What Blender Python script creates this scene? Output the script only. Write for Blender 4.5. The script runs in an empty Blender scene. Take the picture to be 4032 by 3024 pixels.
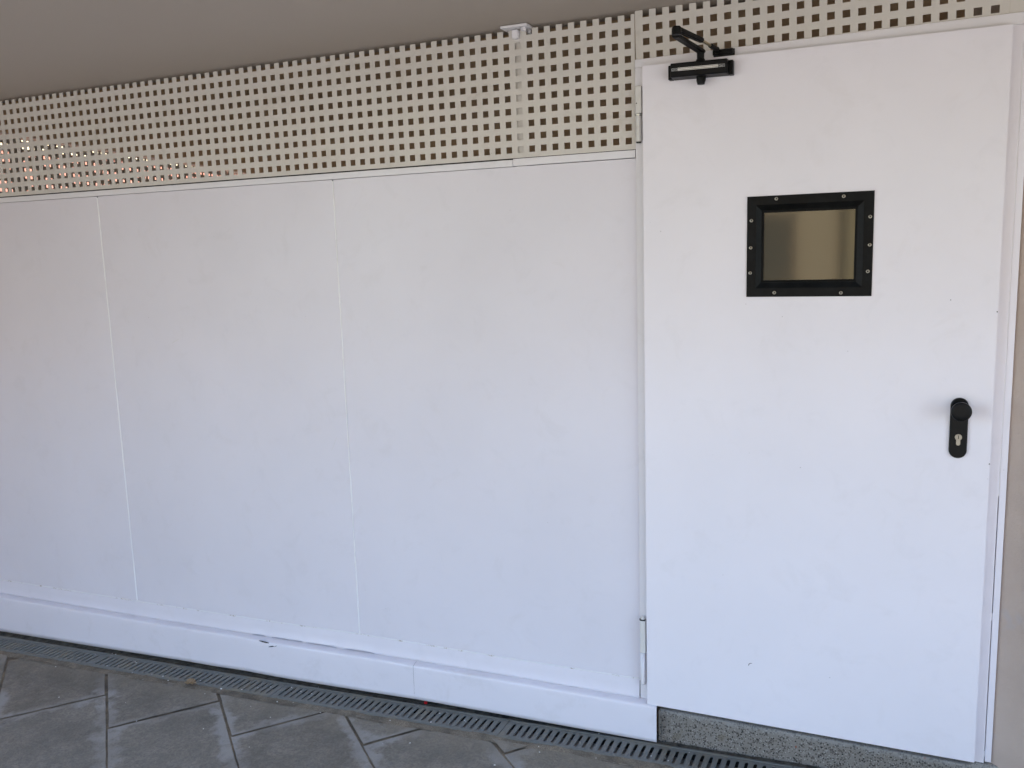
import bpy, bmesh, math, random
from mathutils import Vector, Matrix, noise
random.seed(7)
scene = bpy.context.scene
C = scene.collection

# ------------------------------------------------------------------ camera
F_PX, YAW, PITCH, ROLL = 3463.17, 0.410195, -0.151394, 0.030579
CAM = Vector((0.75979, -2.70285, 1.64552))
ca, sa, cb, sb, cc, sc = (math.cos(YAW), math.sin(YAW), math.cos(PITCH), math.sin(PITCH), math.cos(ROLL), math.sin(ROLL))
Rz = Matrix(((ca, -sa, 0), (sa, ca, 0), (0, 0, 1)))
Rx = Matrix(((1, 0, 0), (0, cb, -sb), (0, sb, cb)))
Ry = Matrix(((cc, 0, sc), (0, 1, 0), (-sc, 0, cc)))
R = Rz @ Rx @ Ry
right, fwd, up = R.col[0], R.col[1], R.col[2]
cam = bpy.data.cameras.new('camera')
cam.sensor_fit = 'HORIZONTAL'; cam.sensor_width = 36.0
cam.lens = 36.0 * F_PX / 4032.0
cam.clip_start = 0.05; cam.clip_end = 500
camo = bpy.data.objects.new('camera', cam); C.objects.link(camo)
M = Matrix.Identity(4)
for i in range(3):
    M[i][0] = right[i]; M[i][1] = up[i]; M[i][2] = -fwd[i]; M[i][3] = CAM[i]
camo.matrix_world = M
scene.camera = camo

# ------------------------------------------------------------------ light
SUN = Vector((0.66, 0.26, 0.70)).normalized()          # towards the sun: it stands behind the building
EL = math.asin(SUN.z); AZ = math.atan2(SUN.x, SUN.y)
world = bpy.data.worlds.new('World'); scene.world = world; world.use_nodes = True
wn = world.node_tree; wn.nodes.clear()
sky = wn.nodes.new('ShaderNodeTexSky'); sky.sky_type = 'NISHITA'; sky.sun_disc = False
sky.sun_elevation = EL; sky.sun_rotation = AZ; sky.air_density = 1.0; sky.dust_density = 0.6; sky.ozone_density = 2.2
bg = wn.nodes.new('ShaderNodeBackground'); bg.inputs['Strength'].default_value = 0.15
wo = wn.nodes.new('ShaderNodeOutputWorld')
wn.links.new(sky.outputs[0], bg.inputs[0]); wn.links.new(bg.outputs[0], wo.inputs[0])
sl = bpy.data.lights.new('sun', 'SUN'); sl.energy = 2.7; sl.angle = math.radians(0.53); sl.color = (1.0, 0.94, 0.86)
so = bpy.data.objects.new('sun', sl); C.objects.link(so)
so.rotation_euler = SUN.to_track_quat('Z', 'Y').to_euler()
so.location = SUN * 30
vs = scene.view_settings
vs.view_transform = 'Standard'; vs.look = 'None'; vs.gamma = 1.0; vs.use_curve_mapping = False
vs.exposure = 2.70

# ------------------------------------------------------------------ materials
class NT:
    def __init__(s, name):
        s.m = bpy.data.materials.new(name); s.m.use_nodes = True
        s.t = s.m.node_tree; s.b = s.t.nodes['Principled BSDF']
    def n(s, typ, **kw):
        x = s.t.nodes.new('ShaderNode' + typ)
        for k, v in kw.items():
            if k.startswith('_'): setattr(x, k[1:], v)
            else: x.inputs[k].default_value = v
        return x
    def l(s, a, b): s.t.links.new(a, b)
    def coord(s, kind='Object'):
        if kind == 'World': return s.n('NewGeometry').outputs['Position']
        return s.n('TexCoord').outputs[kind]
    def noise(s, vec, scale, detail=4, rough=.55, dist=0.):
        x = s.n('TexNoise', Scale=scale, Detail=detail, Roughness=rough, Distortion=dist)
        s.l(vec, x.inputs['Vector']); return x.outputs['Fac']
    def ramp(s, fac, stops):
        r = s.n('ValToRGB'); e = r.color_ramp.elements
        while len(e) < len(stops): e.new(.5)
        for el, (p, c) in zip(e, stops):
            el.position = p; el.color = (*c, 1) if isinstance(c, (tuple, list)) else (c, c, c, 1)
        s.l(fac, r.inputs['Fac']); return r.outputs['Color']
    def mix(s, fac, a, b, mode='MIX'):
        x = s.n('Mix', _data_type='RGBA', _blend_type=mode)
        for sock, v in ((x.inputs[0], fac), (x.inputs[6], a), (x.inputs[7], b)):
            if hasattr(v, 'links'): s.l(v, sock)
            else: sock.default_value = v if not isinstance(v, (tuple, list)) else (*v, 1)
        return x.outputs[2]
    def math(s, op, a, b=None):
        x = s.n('Math', _operation=op)
        for i, v in enumerate((a, b)):
            if v is None: continue
            if hasattr(v, 'links'): s.l(v, x.inputs[i])
            else: x.inputs[i].default_value = v
        return x.outputs[0]
    def bump(s, h, strength=.2, dist=.002, prev=None):
        x = s.n('Bump', Strength=strength, Distance=dist); s.l(h, x.inputs['Height'])
        if prev: s.l(prev, x.inputs['Normal'])
        return x.outputs[0]
    def out(s, color=None, rough=None, metal=None, normal=None, spec=None):
        for k, v in (('Base Color', color), ('Roughness', rough), ('Metallic', metal), ('Normal', normal), ('Specular IOR Level', spec)):
            if v is None: continue
            if hasattr(v, 'links'): s.l(v, s.b.inputs[k])
            else: s.b.inputs[k].default_value = (*v, 1) if isinstance(v, (tuple, list)) else v
        return s.m

def paint(name, col, rough=.42, dirt=.12, dirtcol=(.33, .29, .24), speck=True, fine=900):
    t = NT(name); w = t.coord('World')
    big = t.noise(w, 1.3, 5, .6); med = t.noise(w, 9, 6, .65, .6); tiny = t.noise(w, 420, 2)
    c = t.mix(t.ramp(big, [(.35, 0.), (.75, 1.)]), col, tuple(x * .93 for x in col))
    smear = t.math('MULTIPLY', t.ramp(med, [(.55, 0.), (.8, 1.)]), dirt)
    c = t.mix(smear, c, dirtcol)
    if speck:
        v = t.n('TexVoronoi', Scale=26.0); t.l(w, v.inputs['Vector'])
        sp = t.math('MULTIPLY', t.ramp(v.outputs['Distance'], [(.035, 1.), (.055, 0.)]), t.ramp(t.noise(w, 5.3, 2), [(.60, 0.), (.66, .5)]))
        c = t.mix(sp, c, (.30, .28, .27))
    peel = t.noise(w, fine, 2, .5)
    nb = t.bump(peel, .06, .0006); nb = t.bump(t.noise(w, 34, 3), .05, .002, nb)
    r = t.math('ADD', t.math('MULTIPLY', big, .16), rough - .08)
    return t.out(c, r, 0, nb)

def plain(name, col, rough=.5, metal=0., var=.12, scale=60, bump=.1, spec=None):
    t = NT(name); w = t.coord('World'); n = t.noise(w, scale, 5)
    c = t.mix(n, tuple(x * (1 - var) for x in col), tuple(min(1, x * (1 + var)) for x in col))
    return t.out(c, t.math('ADD', t.math('MULTIPLY', n, .2), rough - .1), metal, t.bump(n, bump, .001), spec)

MAT = {}
MAT['panel'] = paint('panel_paint', (.735, .708, .750), .40, .10)
MAT['door'] = paint('door_paint', (.81, .782, .82), .38, .09)
MAT['trim'] = paint('trim_paint', (.760, .742, .758), .42, .16)
MAT['skirting'] = paint('skirting_paint', (.765, .738, .78), .34, .2)
MAT['screen'] = paint('screen_paint', (.620, .585, .530), .5, .35, (.30, .25, .19))
MAT['bead'] = paint('sealant', (.86, .85, .86), .28, .1)  # extra white paints in the highlight along the joint beads
MAT['hinge'] = paint('hinge_paint', (.66, .645, .61), .4, .4, (.36, .26, .15))
MAT['dark_gap'] = plain('dark_gap', (.03, .028, .025), .8)

t = NT('old_sealant'); w = t.coord('World')      # sealant with brown stains that break through in places
st = t.math('MULTIPLY', t.ramp(t.noise(w, 16, 3, .6), [(.54, 0.), (.66, 1.)]), t.ramp(t.noise(w, 210, 3), [(.46, 0.), (.58, 1.)]))
c = t.mix(st, (.72, .71, .72), (.30, .20, .11))
MAT['old_sealant'] = t.out(c, .5, 0, t.bump(t.noise(w, 300, 4), .5, .002))

t = NT('soffit_plaster'); w = t.coord('World')
a = t.noise(w, .8, 5, .6); b2 = t.noise(w, 160, 4)
c = t.mix(a, (.415, .355, .295), (.47, .405, .34))
MAT['soffit'] = t.out(c, .85, 0, t.bump(b2, .35, .002))
t = NT('stucco'); w = t.coord('World')
a = t.noise(w, 2.2, 6, .62); b2 = t.noise(w, 130, 5, .6)
c = t.mix(t.ramp(a, [(.3, 0.), (.7, 1.)]), (.42, .338, .285), (.52, .425, .36))
c = t.mix(t.ramp(t.noise(w, 6.1, 3), [(.63, 0.), (.70, .55)]), c, (.40, .38, .40))
MAT['stucco'] = t.out(c, .9, 0, t.bump(b2, .6, .003))
MAT['inside'] = plain('inside_plaster', (.40, .31, .20), .9, 0, .12, 3, .2)

MAT['ceiling_inside'] = plain('inside_ceiling', (.52, .36, .21), .9, 0, .12, 3, .2)
t = NT('black_metal'); w = t.coord('World'); n = t.noise(w, 70, 4); sm = t.noise(w, 12, 4)
c = t.mix(sm, (.0030, .0032, .0036), (.0060, .0064, .0070))
MAT['black'] = t.out(c, t.math('ADD', t.math('MULTIPLY', sm, .3), .30), 0, t.bump(n, .08, .0006), .18)
t = NT('black_window_frame'); w = t.coord('World'); n = t.noise(w, 260, 3); sm = t.noise(w, 22, 5, .65)
c = t.mix(t.ramp(sm, [(.4, 0.), (.75, 1.)]), (.0030, .0036, .0040), (.0085, .0095, .0100))
MAT['black_frame'] = t.out(c, t.math('ADD', t.math('MULTIPLY', sm, .4), .20), 0, t.bump(n, .1, .0006), .12)
MAT['black_plastic'] = plain('black_plastic', (.0045, .0050, .0052), .36, 0, .3, 90, .1, .18)
MAT['steel'] = plain('bright_steel', (.62, .61, .58), .32, 1., .15, 200, .1)
MAT['brass'] = plain('aged_brass_rod', (.50, .42, .28), .35, 1., .2, 200, .1)
MAT['nickel'] = plain('nickel', (.36, .34, .29), .34, 1., .15, 300, .1)
MAT['aluminium'] = plain('aluminium_strip', (.78, .76, .72), .45, .35, .05, 200, .05)
MAT['print'] = plain('pale_print', (.60, .60, .58), .5, 0, .05)

# paver: local coordinates run along the paver (x, +-0.3 m) and across it (y, +-0.2 m)
t = NT('paver_stone'); o = t.coord('Object'); w = t.coord('World')
rnd = t.n('ObjectInfo').outputs['Random']
cloud = t.noise(w, 5.5, 7, .62, .4); fine = t.noise(w, 120, 5, .6); patch = t.noise(w, 17, 5, .6)
base = t.mix(t.ramp(cloud, [(.32, 0.), (.70, 1.)]), (.165, .145, .115), (.320, .285, .232))
base = t.mix(t.math('MULTIPLY', t.ramp(t.noise(w, 42, 6, .7, .8), [(.42, 1.), (.60, 0.)]), .45), base, (.115, .102, .085))
base = t.mix(t.math('MULTIPLY', rnd, .30), base, (.25, .238, .212))
base = t.mix(t.math('MULTIPLY', t.ramp(fine, [(.35, 1.), (.55, 0.)]), .35), base, (.10, .094, .088))
sx = t.n('SeparateXYZ'); t.l(o, sx.inputs[0])
ex = t.math('SUBTRACT', .3, t.math('ABSOLUTE', sx.outputs[0])); ey = t.math('SUBTRACT', .2, t.math('ABSOLUTE', sx.outputs[1]))
ed = t.math('SUBTRACT', t.math('MINIMUM', ex, ey), t.math('MULTIPLY', t.math('SUBTRACT', patch, .46), .16))
smear = t.math('MULTIPLY', t.ramp(ed, [(.010, 1.), (.040, 0.)]), t.ramp(t.noise(w, 2.3, 3), [(.38, 0.), (.55, .85)]))
base = t.mix(smear, base, (.345, .328, .305))
sw = t.n('SeparateXYZ'); t.l(w, sw.inputs[0])
dd = t.math('ADD', t.math('MULTIPLY', sw.outputs[1], -1.), t.math('MULTIPLY', patch, .16))
dust = t.math('MULTIPLY', t.ramp(dd, [(.22, 1.), (.40, 0.)]), .55)
base = t.mix(dust, base, (.27, .232, .168))
spk = t.n('TexVoronoi', Scale=38.0); t.l(w, spk.inputs['Vector'])
base = t.mix(t.math('MULTIPLY', t.ramp(spk.outputs['Distance'], [(.05, 1.), (.08, 0.)]), t.ramp(t.noise(w, 9, 2), [(.55, 0.), (.62, .8)])), base, (.11, .095, .085))
nb = t.bump(fine, .7, .004); nb = t.bump(patch, .7, .010, nb); nb = t.bump(t.noise(w, 45, 5, .65), .5, .005, nb)
MAT['paver'] = t.out(base, .82, 0, nb, .3)

t = NT('sandy_mortar'); w = t.coord('World'); a = t.noise(w, 14, 5, .65); f = t.noise(w, 260, 4)
c = t.mix(t.ramp(a, [(.35, 0.), (.7, 1.)]), (.13, .108, .080), (.33, .275, .20)); c = t.mix(t.ramp(f, [(.4, .5), (.6, 0.)]), c, (.07, .06, .045))
MAT['mortar'] = t.out(c, .95, 0, t.bump(f, .8, .004))
t = NT('joint_sand'); w = t.coord('World'); a = t.noise(w, 9, 5, .65); f = t.noise(w, 300, 4)
c = t.mix(t.ramp(a, [(.4, 0.), (.7, 1.)]), (.120, .098, .070), (.30, .235, .155))
MAT['joint'] = t.out(c, .95, 0, t.bump(f, .8, .004))
t = NT('debris'); w = t.coord('World'); a = t.noise(w, 30, 6, .7); f = t.noise(w, 240, 4)
c = t.mix(t.ramp(a, [(.35, 0.), (.7, 1.)]), (.035, .030, .024), (.17, .15, .11)); c = t.mix(t.ramp(f, [(.68, 0.), (.74, .7)]), c, (.35, .32, .28))
MAT['debris'] = t.out(c, .95, 0, t.bump(f, 1., .006))
t = NT('grate_grey'); w = t.coord('World'); a = t.noise(w, 7, 5, .65); f = t.noise(w, 90, 5)
c = t.mix(a, (.118, .122, .112), (.195, .198, .182)); c = t.mix(t.ramp(t.noise(w, 11, 6, .7), [(.52, 0.), (.68, .7)]), c, (.22, .19, .135))
c = t.mix(t.ramp(f, [(.66, 0.), (.72, .5)]), c, (.26, .26, .25))
MAT['grate'] = t.out(c, t.math('ADD', t.math('MULTIPLY', a, .3), .45), 0, t.bump(f, .35, .002))
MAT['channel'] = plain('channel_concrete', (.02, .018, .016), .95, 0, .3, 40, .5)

t = NT('terrazzo'); w = t.coord('World'); jit = t.n('TexNoise', Scale=160.0, Detail=3.0); t.l(w, jit.inputs['Vector'])
wj = t.n('VectorMath', _operation='MULTIPLY_ADD'); t.l(jit.outputs['Color'], wj.inputs[0]); wj.inputs[1].default_value = (.006,) * 3; t.l(w, wj.inputs[2])
def chips(scale, lo, keep):
    v = t.n('TexVoronoi', Scale=scale, Randomness=1.0); t.l(wj.outputs[0], v.inputs['Vector'])
    s = t.n('SeparateColor'); t.l(v.outputs['Color'], s.inputs[0])
    return t.math('MULTIPLY', t.ramp(v.outputs['Distance'], [(lo, 1.), (lo + .04, 0.)]), t.math('LESS_THAN', s.outputs[0], keep)), s.outputs[1]
base = t.mix(t.noise(w, 6, 5, .6), (.17, .152, .128), (.245, .222, .19))
base = t.mix(t.math('MULTIPLY', t.ramp(t.noise(w, 350, 3), [(.35, 1.), (.6, 0.)]), .4), base, (.14, .13, .115))
c1, k1 = chips(140, .42, .72); base = t.mix(c1, base, t.mix(k1, (.018, .016, .014), (.10, .085, .07)))
c2, k2 = chips(190, .36, .5); base = t.mix(c2, base, t.mix(k2, (.05, .042, .036), (.34, .32, .29)))
c3, k3 = chips(38, .10, .12); base = t.mix(c3, base, (.22, .07, .04))
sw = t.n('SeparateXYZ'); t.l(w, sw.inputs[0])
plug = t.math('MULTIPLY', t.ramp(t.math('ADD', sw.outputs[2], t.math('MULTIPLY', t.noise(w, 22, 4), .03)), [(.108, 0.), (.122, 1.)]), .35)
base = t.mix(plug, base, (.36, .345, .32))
base = t.mix(t.ramp(t.noise(w, 11, 4), [(.63, 0.), (.72, .6)]), base, (.15, .125, .09))
MAT['terrazzo'] = t.out(base, .75, 0, t.bump(t.noise(w, 210, 4), .25, .002))

MAT['chip'] = plain('chipped_paint', (.16, .15, .145), .7)
MAT['leaf'] = plain('dry_leaf', (.50, .36, .22), .8, 0, .4, 200, .8)
MAT['red'] = plain('red_plastic', (.42, .01, .015), .35, 0, .1)
MAT['crumb'] = plain('white_crumb', (.66, .64, .60), .8, 0, .1)
MAT['pink'] = plain('pink_render', (.25, .100, .062), .9, 0, .08, 2, .2)
MAT['cream'] = plain('cream_render', (.38, .31, .185), .9, 0, .08, 2, .2)
MAT['ochre'] = plain('ochre_render', (.48, .36, .23), .9, 0, .1, 2, .2)
MAT['house_white'] = plain('white_render', (.66, .62, .54), .9, 0, .08, 2, .2)
MAT['rooftile'] = plain('roof_tile', (.36, .15, .08), .9, 0, .2, 5, .4)
MAT['shutter'] = plain('brown_shutter', (.12, .07, .04), .6, 0, .2)
MAT['houseglass'] = plain('house_glass', (.03, .035, .04), .08, 0, .1)
MAT['ground'] = plain('street_ground', (.30, .272, .235), .95, 0, .2, 1.5, .3)

# bronze reflecting pane with a dim room behind it
t = NT('bronze_pane'); w = t.coord('World'); wav = t.noise(w, 7, 2)
t.b.inputs['Transmission Weight'].default_value = .0
g = t.n('BsdfGlossy', Roughness=.06, Color=(.25, .24, .195, 1)); nb = t.bump(wav, .012, .004); t.l(nb, g.inputs['Normal'])
tr = t.n('BsdfTransparent', Color=(.55, .48, .38, 1)); d = t.n('BsdfDiffuse', Color=(.135, .115, .080, 1))
m1 = t.n('MixShader'); m1.inputs[0].default_value = .75; t.l(tr.outputs[0], m1.inputs[1]); t.l(d.outputs[0], m1.inputs[2])
m2 = t.n('MixShader'); m2.inputs[0].default_value = .30; t.l(m1.outputs[0], m2.inputs[1]); t.l(g.outputs[0], m2.inputs[2])
t.l(m2.outputs[0], t.t.nodes['Material Output'].inputs['Surface'])
MAT['pane'] = t.m

# ------------------------------------------------------------------ helpers
def obj(name, bm, mat, parent=None, smooth=False):
    me = bpy.data.meshes.new(name)
    if smooth:
        for f in bm.faces: f.smooth = True
    bm.normal_update(); bm.to_mesh(me); bm.free()
    for m in (mat if isinstance(mat, (list, tuple)) else [mat]): me.materials.append(MAT[m])
    o = bpy.data.objects.new(name, me); C.objects.link(o)
    if parent is not None:
        o.parent = parent; o.matrix_parent_inverse = parent.matrix_world.inverted()
    return o
def thing(name, label, cat, loc=(0, 0, 0), group=None):
    o = bpy.data.objects.new(name, None); C.objects.link(o); o.location = loc; o.empty_display_size = .1
    o.matrix_world = Matrix.Translation(loc)
    return tag(o, label, cat, group)
def tag(o, label=None, cat=None, group=None, kind=None):
    for k, v in (('label', label), ('category', cat), ('group', group), ('kind', kind)):
        if v: o[k] = v
    return o
def box(x0, x1, y0, y1, z0, z1, bev=0., seg=2, bm=None):
    nb = bmesh.new()
    bmesh.ops.create_cube(nb, size=1)
    for v in nb.verts: v.co = Vector(((x0 + x1) / 2 + v.co.x * (x1 - x0), (y0 + y1) / 2 + v.co.y * (y1 - y0), (z0 + z1) / 2 + v.co.z * (z1 - z0)))
    if bev: bmesh.ops.bevel(nb, geom=list(nb.edges) + list(nb.verts), offset=bev, segments=seg, profile=.5, affect='EDGES')
    return join(bm, nb)
def join(bm, nb, mi=0):
    if mi:
        for f in nb.faces: f.material_index = mi
    if bm is None: return nb
    me = bpy.data.meshes.new('tmp'); nb.to_mesh(me); nb.free(); bm.from_mesh(me); bpy.data.meshes.remove(me); return bm
def cyl(p0, p1, r0, r1=None, seg=20, bm=None, caps=True):
    p0, p1 = Vector(p0), Vector(p1); r1 = r0 if r1 is None else r1
    nb = bmesh.new(); d = (p1 - p0)
    bmesh.ops.create_cone(nb, cap_ends=caps, segments=seg, radius1=r0, radius2=r1, depth=d.length)
    m = Matrix.Translation((p0 + p1) / 2) @ d.to_track_quat('Z', 'Y').to_matrix().to_4x4()
    bmesh.ops.transform(nb, matrix=m, verts=nb.verts)
    return join(bm, nb)
def lathe(profile, centre, axis=(0, -1, 0), seg=40):
    """profile: (radius, height along axis)"""
    bm = bmesh.new(); q = Vector(axis).to_track_quat('Z', 'Y'); rings = []
    for r, h in profile:
        rings.append([bm.verts.new(Vector(centre) + q @ Vector((r * math.cos(a), r * math.sin(a), h))) for a in [2 * math.pi * k / seg for k in range(seg)]])
    for a, b in zip(rings, rings[1:]):
        for k in range(seg): bm.faces.new((a[k], a[(k + 1) % seg], b[(k + 1) % seg], b[k]))
    bm.faces.new(rings[-1]); bm.faces.new(rings[0][::-1])
    return bm
def prism(poly, y0, y1):
    """polygon in (x, z), counter-clockwise seen from the front, front face at y0"""
    bm = bmesh.new()
    a = [bm.verts.new((x, y0, z)) for x, z in poly]; b = [bm.verts.new((x, y1, z)) for x, z in poly]
    bm.faces.new(a); bm.faces.new(b[::-1]); n = len(a)
    for k in range(n): bm.faces.new((a[k], b[k], b[(k + 1) % n], a[(k + 1) % n]))
    bmesh.ops.recalc_face_normals(bm, faces=bm.faces); return bm
def fn(x, y=0., z=0.): return noise.noise(Vector((x, y, z)))
def lattice(us, vs, hole, place, th):
    """sheet with real openings: us, vs are cell borders, hole(i, j) says which cells are open, place(u, v, d) gives the point"""
    bm = bmesh.new(); V = {}
    def v(i, j, k):
        if (i, j, k) not in V: V[i, j, k] = bm.verts.new(place(us[i], vs[j], th * k))
        return V[i, j, k]
    nu, nv = len(us) - 1, len(vs) - 1
    solid = lambda i, j: 0 <= i < nu and 0 <= j < nv and not hole(i, j)
    for i in range(nu):
        for j in range(nv):
            if not solid(i, j): continue
            bm.faces.new((v(i, j, 0), v(i + 1, j, 0), v(i + 1, j + 1, 0), v(i, j + 1, 0)))
            bm.faces.new((v(i, j, 1), v(i, j + 1, 1), v(i + 1, j + 1, 1), v(i + 1, j, 1)))
            if not solid(i - 1, j): bm.faces.new((v(i, j, 0), v(i, j + 1, 0), v(i, j + 1, 1), v(i, j, 1)))
            if not solid(i + 1, j): bm.faces.new((v(i + 1, j, 0), v(i + 1, j, 1), v(i + 1, j + 1, 1), v(i + 1, j + 1, 0)))
            if not solid(i, j - 1): bm.faces.new((v(i, j, 0), v(i, j, 1), v(i + 1, j, 1), v(i + 1, j, 0)))
            if not solid(i, j + 1): bm.faces.new((v(i, j + 1, 0), v(i + 1, j + 1, 0), v(i + 1, j + 1, 1), v(i, j + 1, 1)))
    bmesh.ops.recalc_face_normals(bm, faces=bm.faces)
    return bm
def lerp(tab, x):
    if x <= tab[0][0]: (a, b), (c, d) = tab[0], tab[1]
    elif x >= tab[-1][0]: (a, b), (c, d) = tab[-2], tab[-1]
    else:
        for k in range(len(tab) - 1):
            if tab[k][0] <= x <= tab[k + 1][0]: (a, b), (c, d) = tab[k], tab[k + 1]; break
    return b + (d - b) * (x - a) / (c - a)

SL = 0.028                                   # the pavement climbs gently to the right
def fz(x): return SL * x
TILT = Matrix.Rotation(-math.atan(SL), 4, 'Y')
SOFFIT = 2.343

# ------------------------------------------------------------------ ground
bm = bmesh.new()
g = [bm.verts.new((x, y, fz(x) - .030)) for x, y in ((-90, -90), (60, -90), (60, 90), (-90, 90))]
bm.faces.new(g)
tag(obj('ground', bm, 'ground'), kind='structure')

GC = lambda x: -.0925 + .0105 * x            # centre line of the drain
GW = .0595                                   # half its width
bm = bmesh.new()                             # bed of the paving
X0, X1, Y0 = -6.4, 3.6, -4.6
v = [bm.verts.new((x, y, fz(x) - .0045)) for x, y in ((X0, Y0), (X1, Y0), (X1, GC(X1) - GW), (X0, GC(X0) - GW))]
bm.faces.new(v)
pavement = tag(obj('pavement', bm, 'joint'), kind='structure')

# pavers laid diagonally in half bond
ang = math.radians(-42.0); U = Vector((math.cos(ang), math.sin(ang))); W = Vector((-U.y, U.x))
LEN, WID = .596, .401
def clip(poly, a, b, c):                     # keep a*x+b*y+c <= 0
    out = []
    for k in range(len(poly)):
        p, q = poly[k], poly[(k + 1) % len(poly)]
        dp, dq = a * p[0] + b * p[1] + c, a * q[0] + b * q[1] + c
        if dp <= 0: out.append(p)
        if (dp < 0 < dq) or (dq < 0 < dp):
            s = dp / (dp - dq); out.append((p[0] + (q[0] - p[0]) * s, p[1] + (q[1] - p[1]) * s))
    return out
def inset(poly, d):
    n = len(poly); out = []
    for k in range(n):
        p0, p, p1 = (Vector(poly[(k + j) % n]) for j in (-1, 0, 1))
        e0, e1 = (p - p0).normalized(), (p1 - p).normalized()
        n0, n1 = Vector((-e0.y, e0.x)), Vector((-e1.y, e1.x)); b = n0 + n1
        out.append(tuple(p + b * (d / max(.35, 1 + n0.dot(n1)))))
    return out
def paver_mesh(poly, seed):
    """poly in paver coordinates, counter-clockwise; worn rounded edge, ragged by a millimetre or two"""
    bm = bmesh.new(); rings = []
    for ins, z in ((.0026, -.02), (.0030, -.0030), (.0040, -.0008), (.0070, 0.)):
        p = inset(poly, ins); ring = []
        for k in range(len(p)):
            a, b = Vector(p[k]), Vector(p[(k + 1) % len(p)]); n = max(1, int((b - a).length / .035))
            for s in range(n):
                c = a.lerp(b, s / n); j = .0022 if s else .001
                c += Vector((fn(c.x * 31 + seed, c.y * 31), fn(c.x * 31, c.y * 31 + seed + 9))) * j
                ring.append(bm.verts.new((c.x, c.y, z + (.0008 * fn(c.x * 9 + seed, c.y * 9) if z > -.01 else 0))))
        rings.append(ring)
    n = min(len(r) for r in rings)
    if len({len(r) for r in rings}) == 1:
        for a, b in zip(rings, rings[1:]):
            for k in range(n): bm.faces.new((a[k], a[(k + 1) % n], b[(k + 1) % n], b[k]))
    bm.faces.new(rings[-1])
    bmesh.ops.triangulate(bm, faces=[f for f in bm.faces if len(f.verts) > 4])
    return bm
full = []
for s in range(5):
    b_ = paver_mesh([(-LEN / 2, -WID / 2), (LEN / 2, -WID / 2), (LEN / 2, WID / 2), (-LEN / 2, WID / 2)], s * 3.7)
    me = bpy.data.meshes.new('paver'); b_.to_mesh(me); b_.free(); me.materials.append(MAT['paver']); full.append(me)
PM = Matrix(((U.x, W.x, 0, 0), (U.y, W.y, 0, 0), (0, 0, 1, 0), (0, 0, 0, 1)))
pv = 0
for r in range(-14, 16):
    v0 = -1.241 + WID * r
    for k in range(-16, 17):
        uc = -.709 + .297 * r + LEN * k + LEN / 2        # row r lies above joint line b
        cx, cy = (U * uc + W * (v0 + WID / 2))
        if not (X0 + .3 < cx < X1 - .3 and -4.3 < cy < .35): continue
        corners = [(-LEN / 2, -WID / 2), (LEN / 2, -WID / 2), (LEN / 2, WID / 2), (-LEN / 2, WID / 2)]
        wc = [(cx + U.x * a + W.x * b, cy + U.y * a + W.y * b) for a, b in corners]
        # clip against the near edge of the drain: y - (.0105 x - .0925 - GW - .013) <= 0
        ragged = .013 + .006 * fn(cx * 3, 1.7)
        cw = clip(wc, -.0105, 1, .0925 + GW + ragged)
        if len(cw) < 3: continue
        area = abs(sum(cw[i][0] * cw[(i + 1) % len(cw)][1] - cw[(i + 1) % len(cw)][0] * cw[i][1] for i in range(len(cw)))) / 2
        if area < .004: continue
        if area > LEN * WID * .999: o = bpy.data.objects.new('paver', full[(r * 7 + k * 3) % 5]); o.data = full[(r * 7 + k * 3) % 5]
        else:
            loc = [((x - cx) * U.x + (y - cy) * U.y, (x - cx) * W.x + (y - cy) * W.y) for x, y in cw]
            b_ = paver_mesh(loc, r + k * 1.3); me = bpy.data.meshes.new('paver'); b_.to_mesh(me); b_.free(); me.materials.append(MAT['paver'])
            o = bpy.data.objects.new('paver', me)
        C.objects.link(o)
        o.matrix_world = Matrix.Translation((cx, cy, fz(cx) + random.uniform(-.0012, .0008))) @ TILT @ PM
        o.parent = pavement; pv += 1

def band(xs, edges, zf, mat, name, parent, ny=6, close=.03):
    """uneven strip of mortar or dirt between two edge curves"""
    bm = bmesh.new(); rows = []
    for x in xs:
        ya, yb = edges(x); rows.append([bm.verts.new((x, ya + (yb - ya) * j / ny, zf(x, ya + (yb - ya) * j / ny))) for j in range(ny + 1)])
    for a, b in zip(rows, rows[1:]):
        for j in range(ny): bm.faces.new((a[j], b[j], b[j + 1], a[j + 1]))
    return obj(name, bm, mat, parent, True)
xs = [-4.4 + .012 * k for k in range(int(6.4 / .012))]
band(xs, lambda x: (GC(x) - GW - .036 - .010 * fn(x * 4), GC(x) - GW + .007 + .022 * max(0, fn(x * 2.1, 3.3))),
     lambda x, y: fz(x) + .0004 + .0026 * fn(x * 9, y * 30) + .0016 * fn(x * 70, y * 90), 'mortar', 'mortar_strip', pavement)
band(xs, lambda x: (GC(x) + GW - .004, .05),
     lambda x, y: fz(x) - .0035 + .004 * fn(x * 17, y * 40) + .003 * fn(x * 60, y * 80) - .004 * (1 if y > -.02 and x < .05 else 0), 'debris', 'dirt_strip', pavement, 8)

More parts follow.
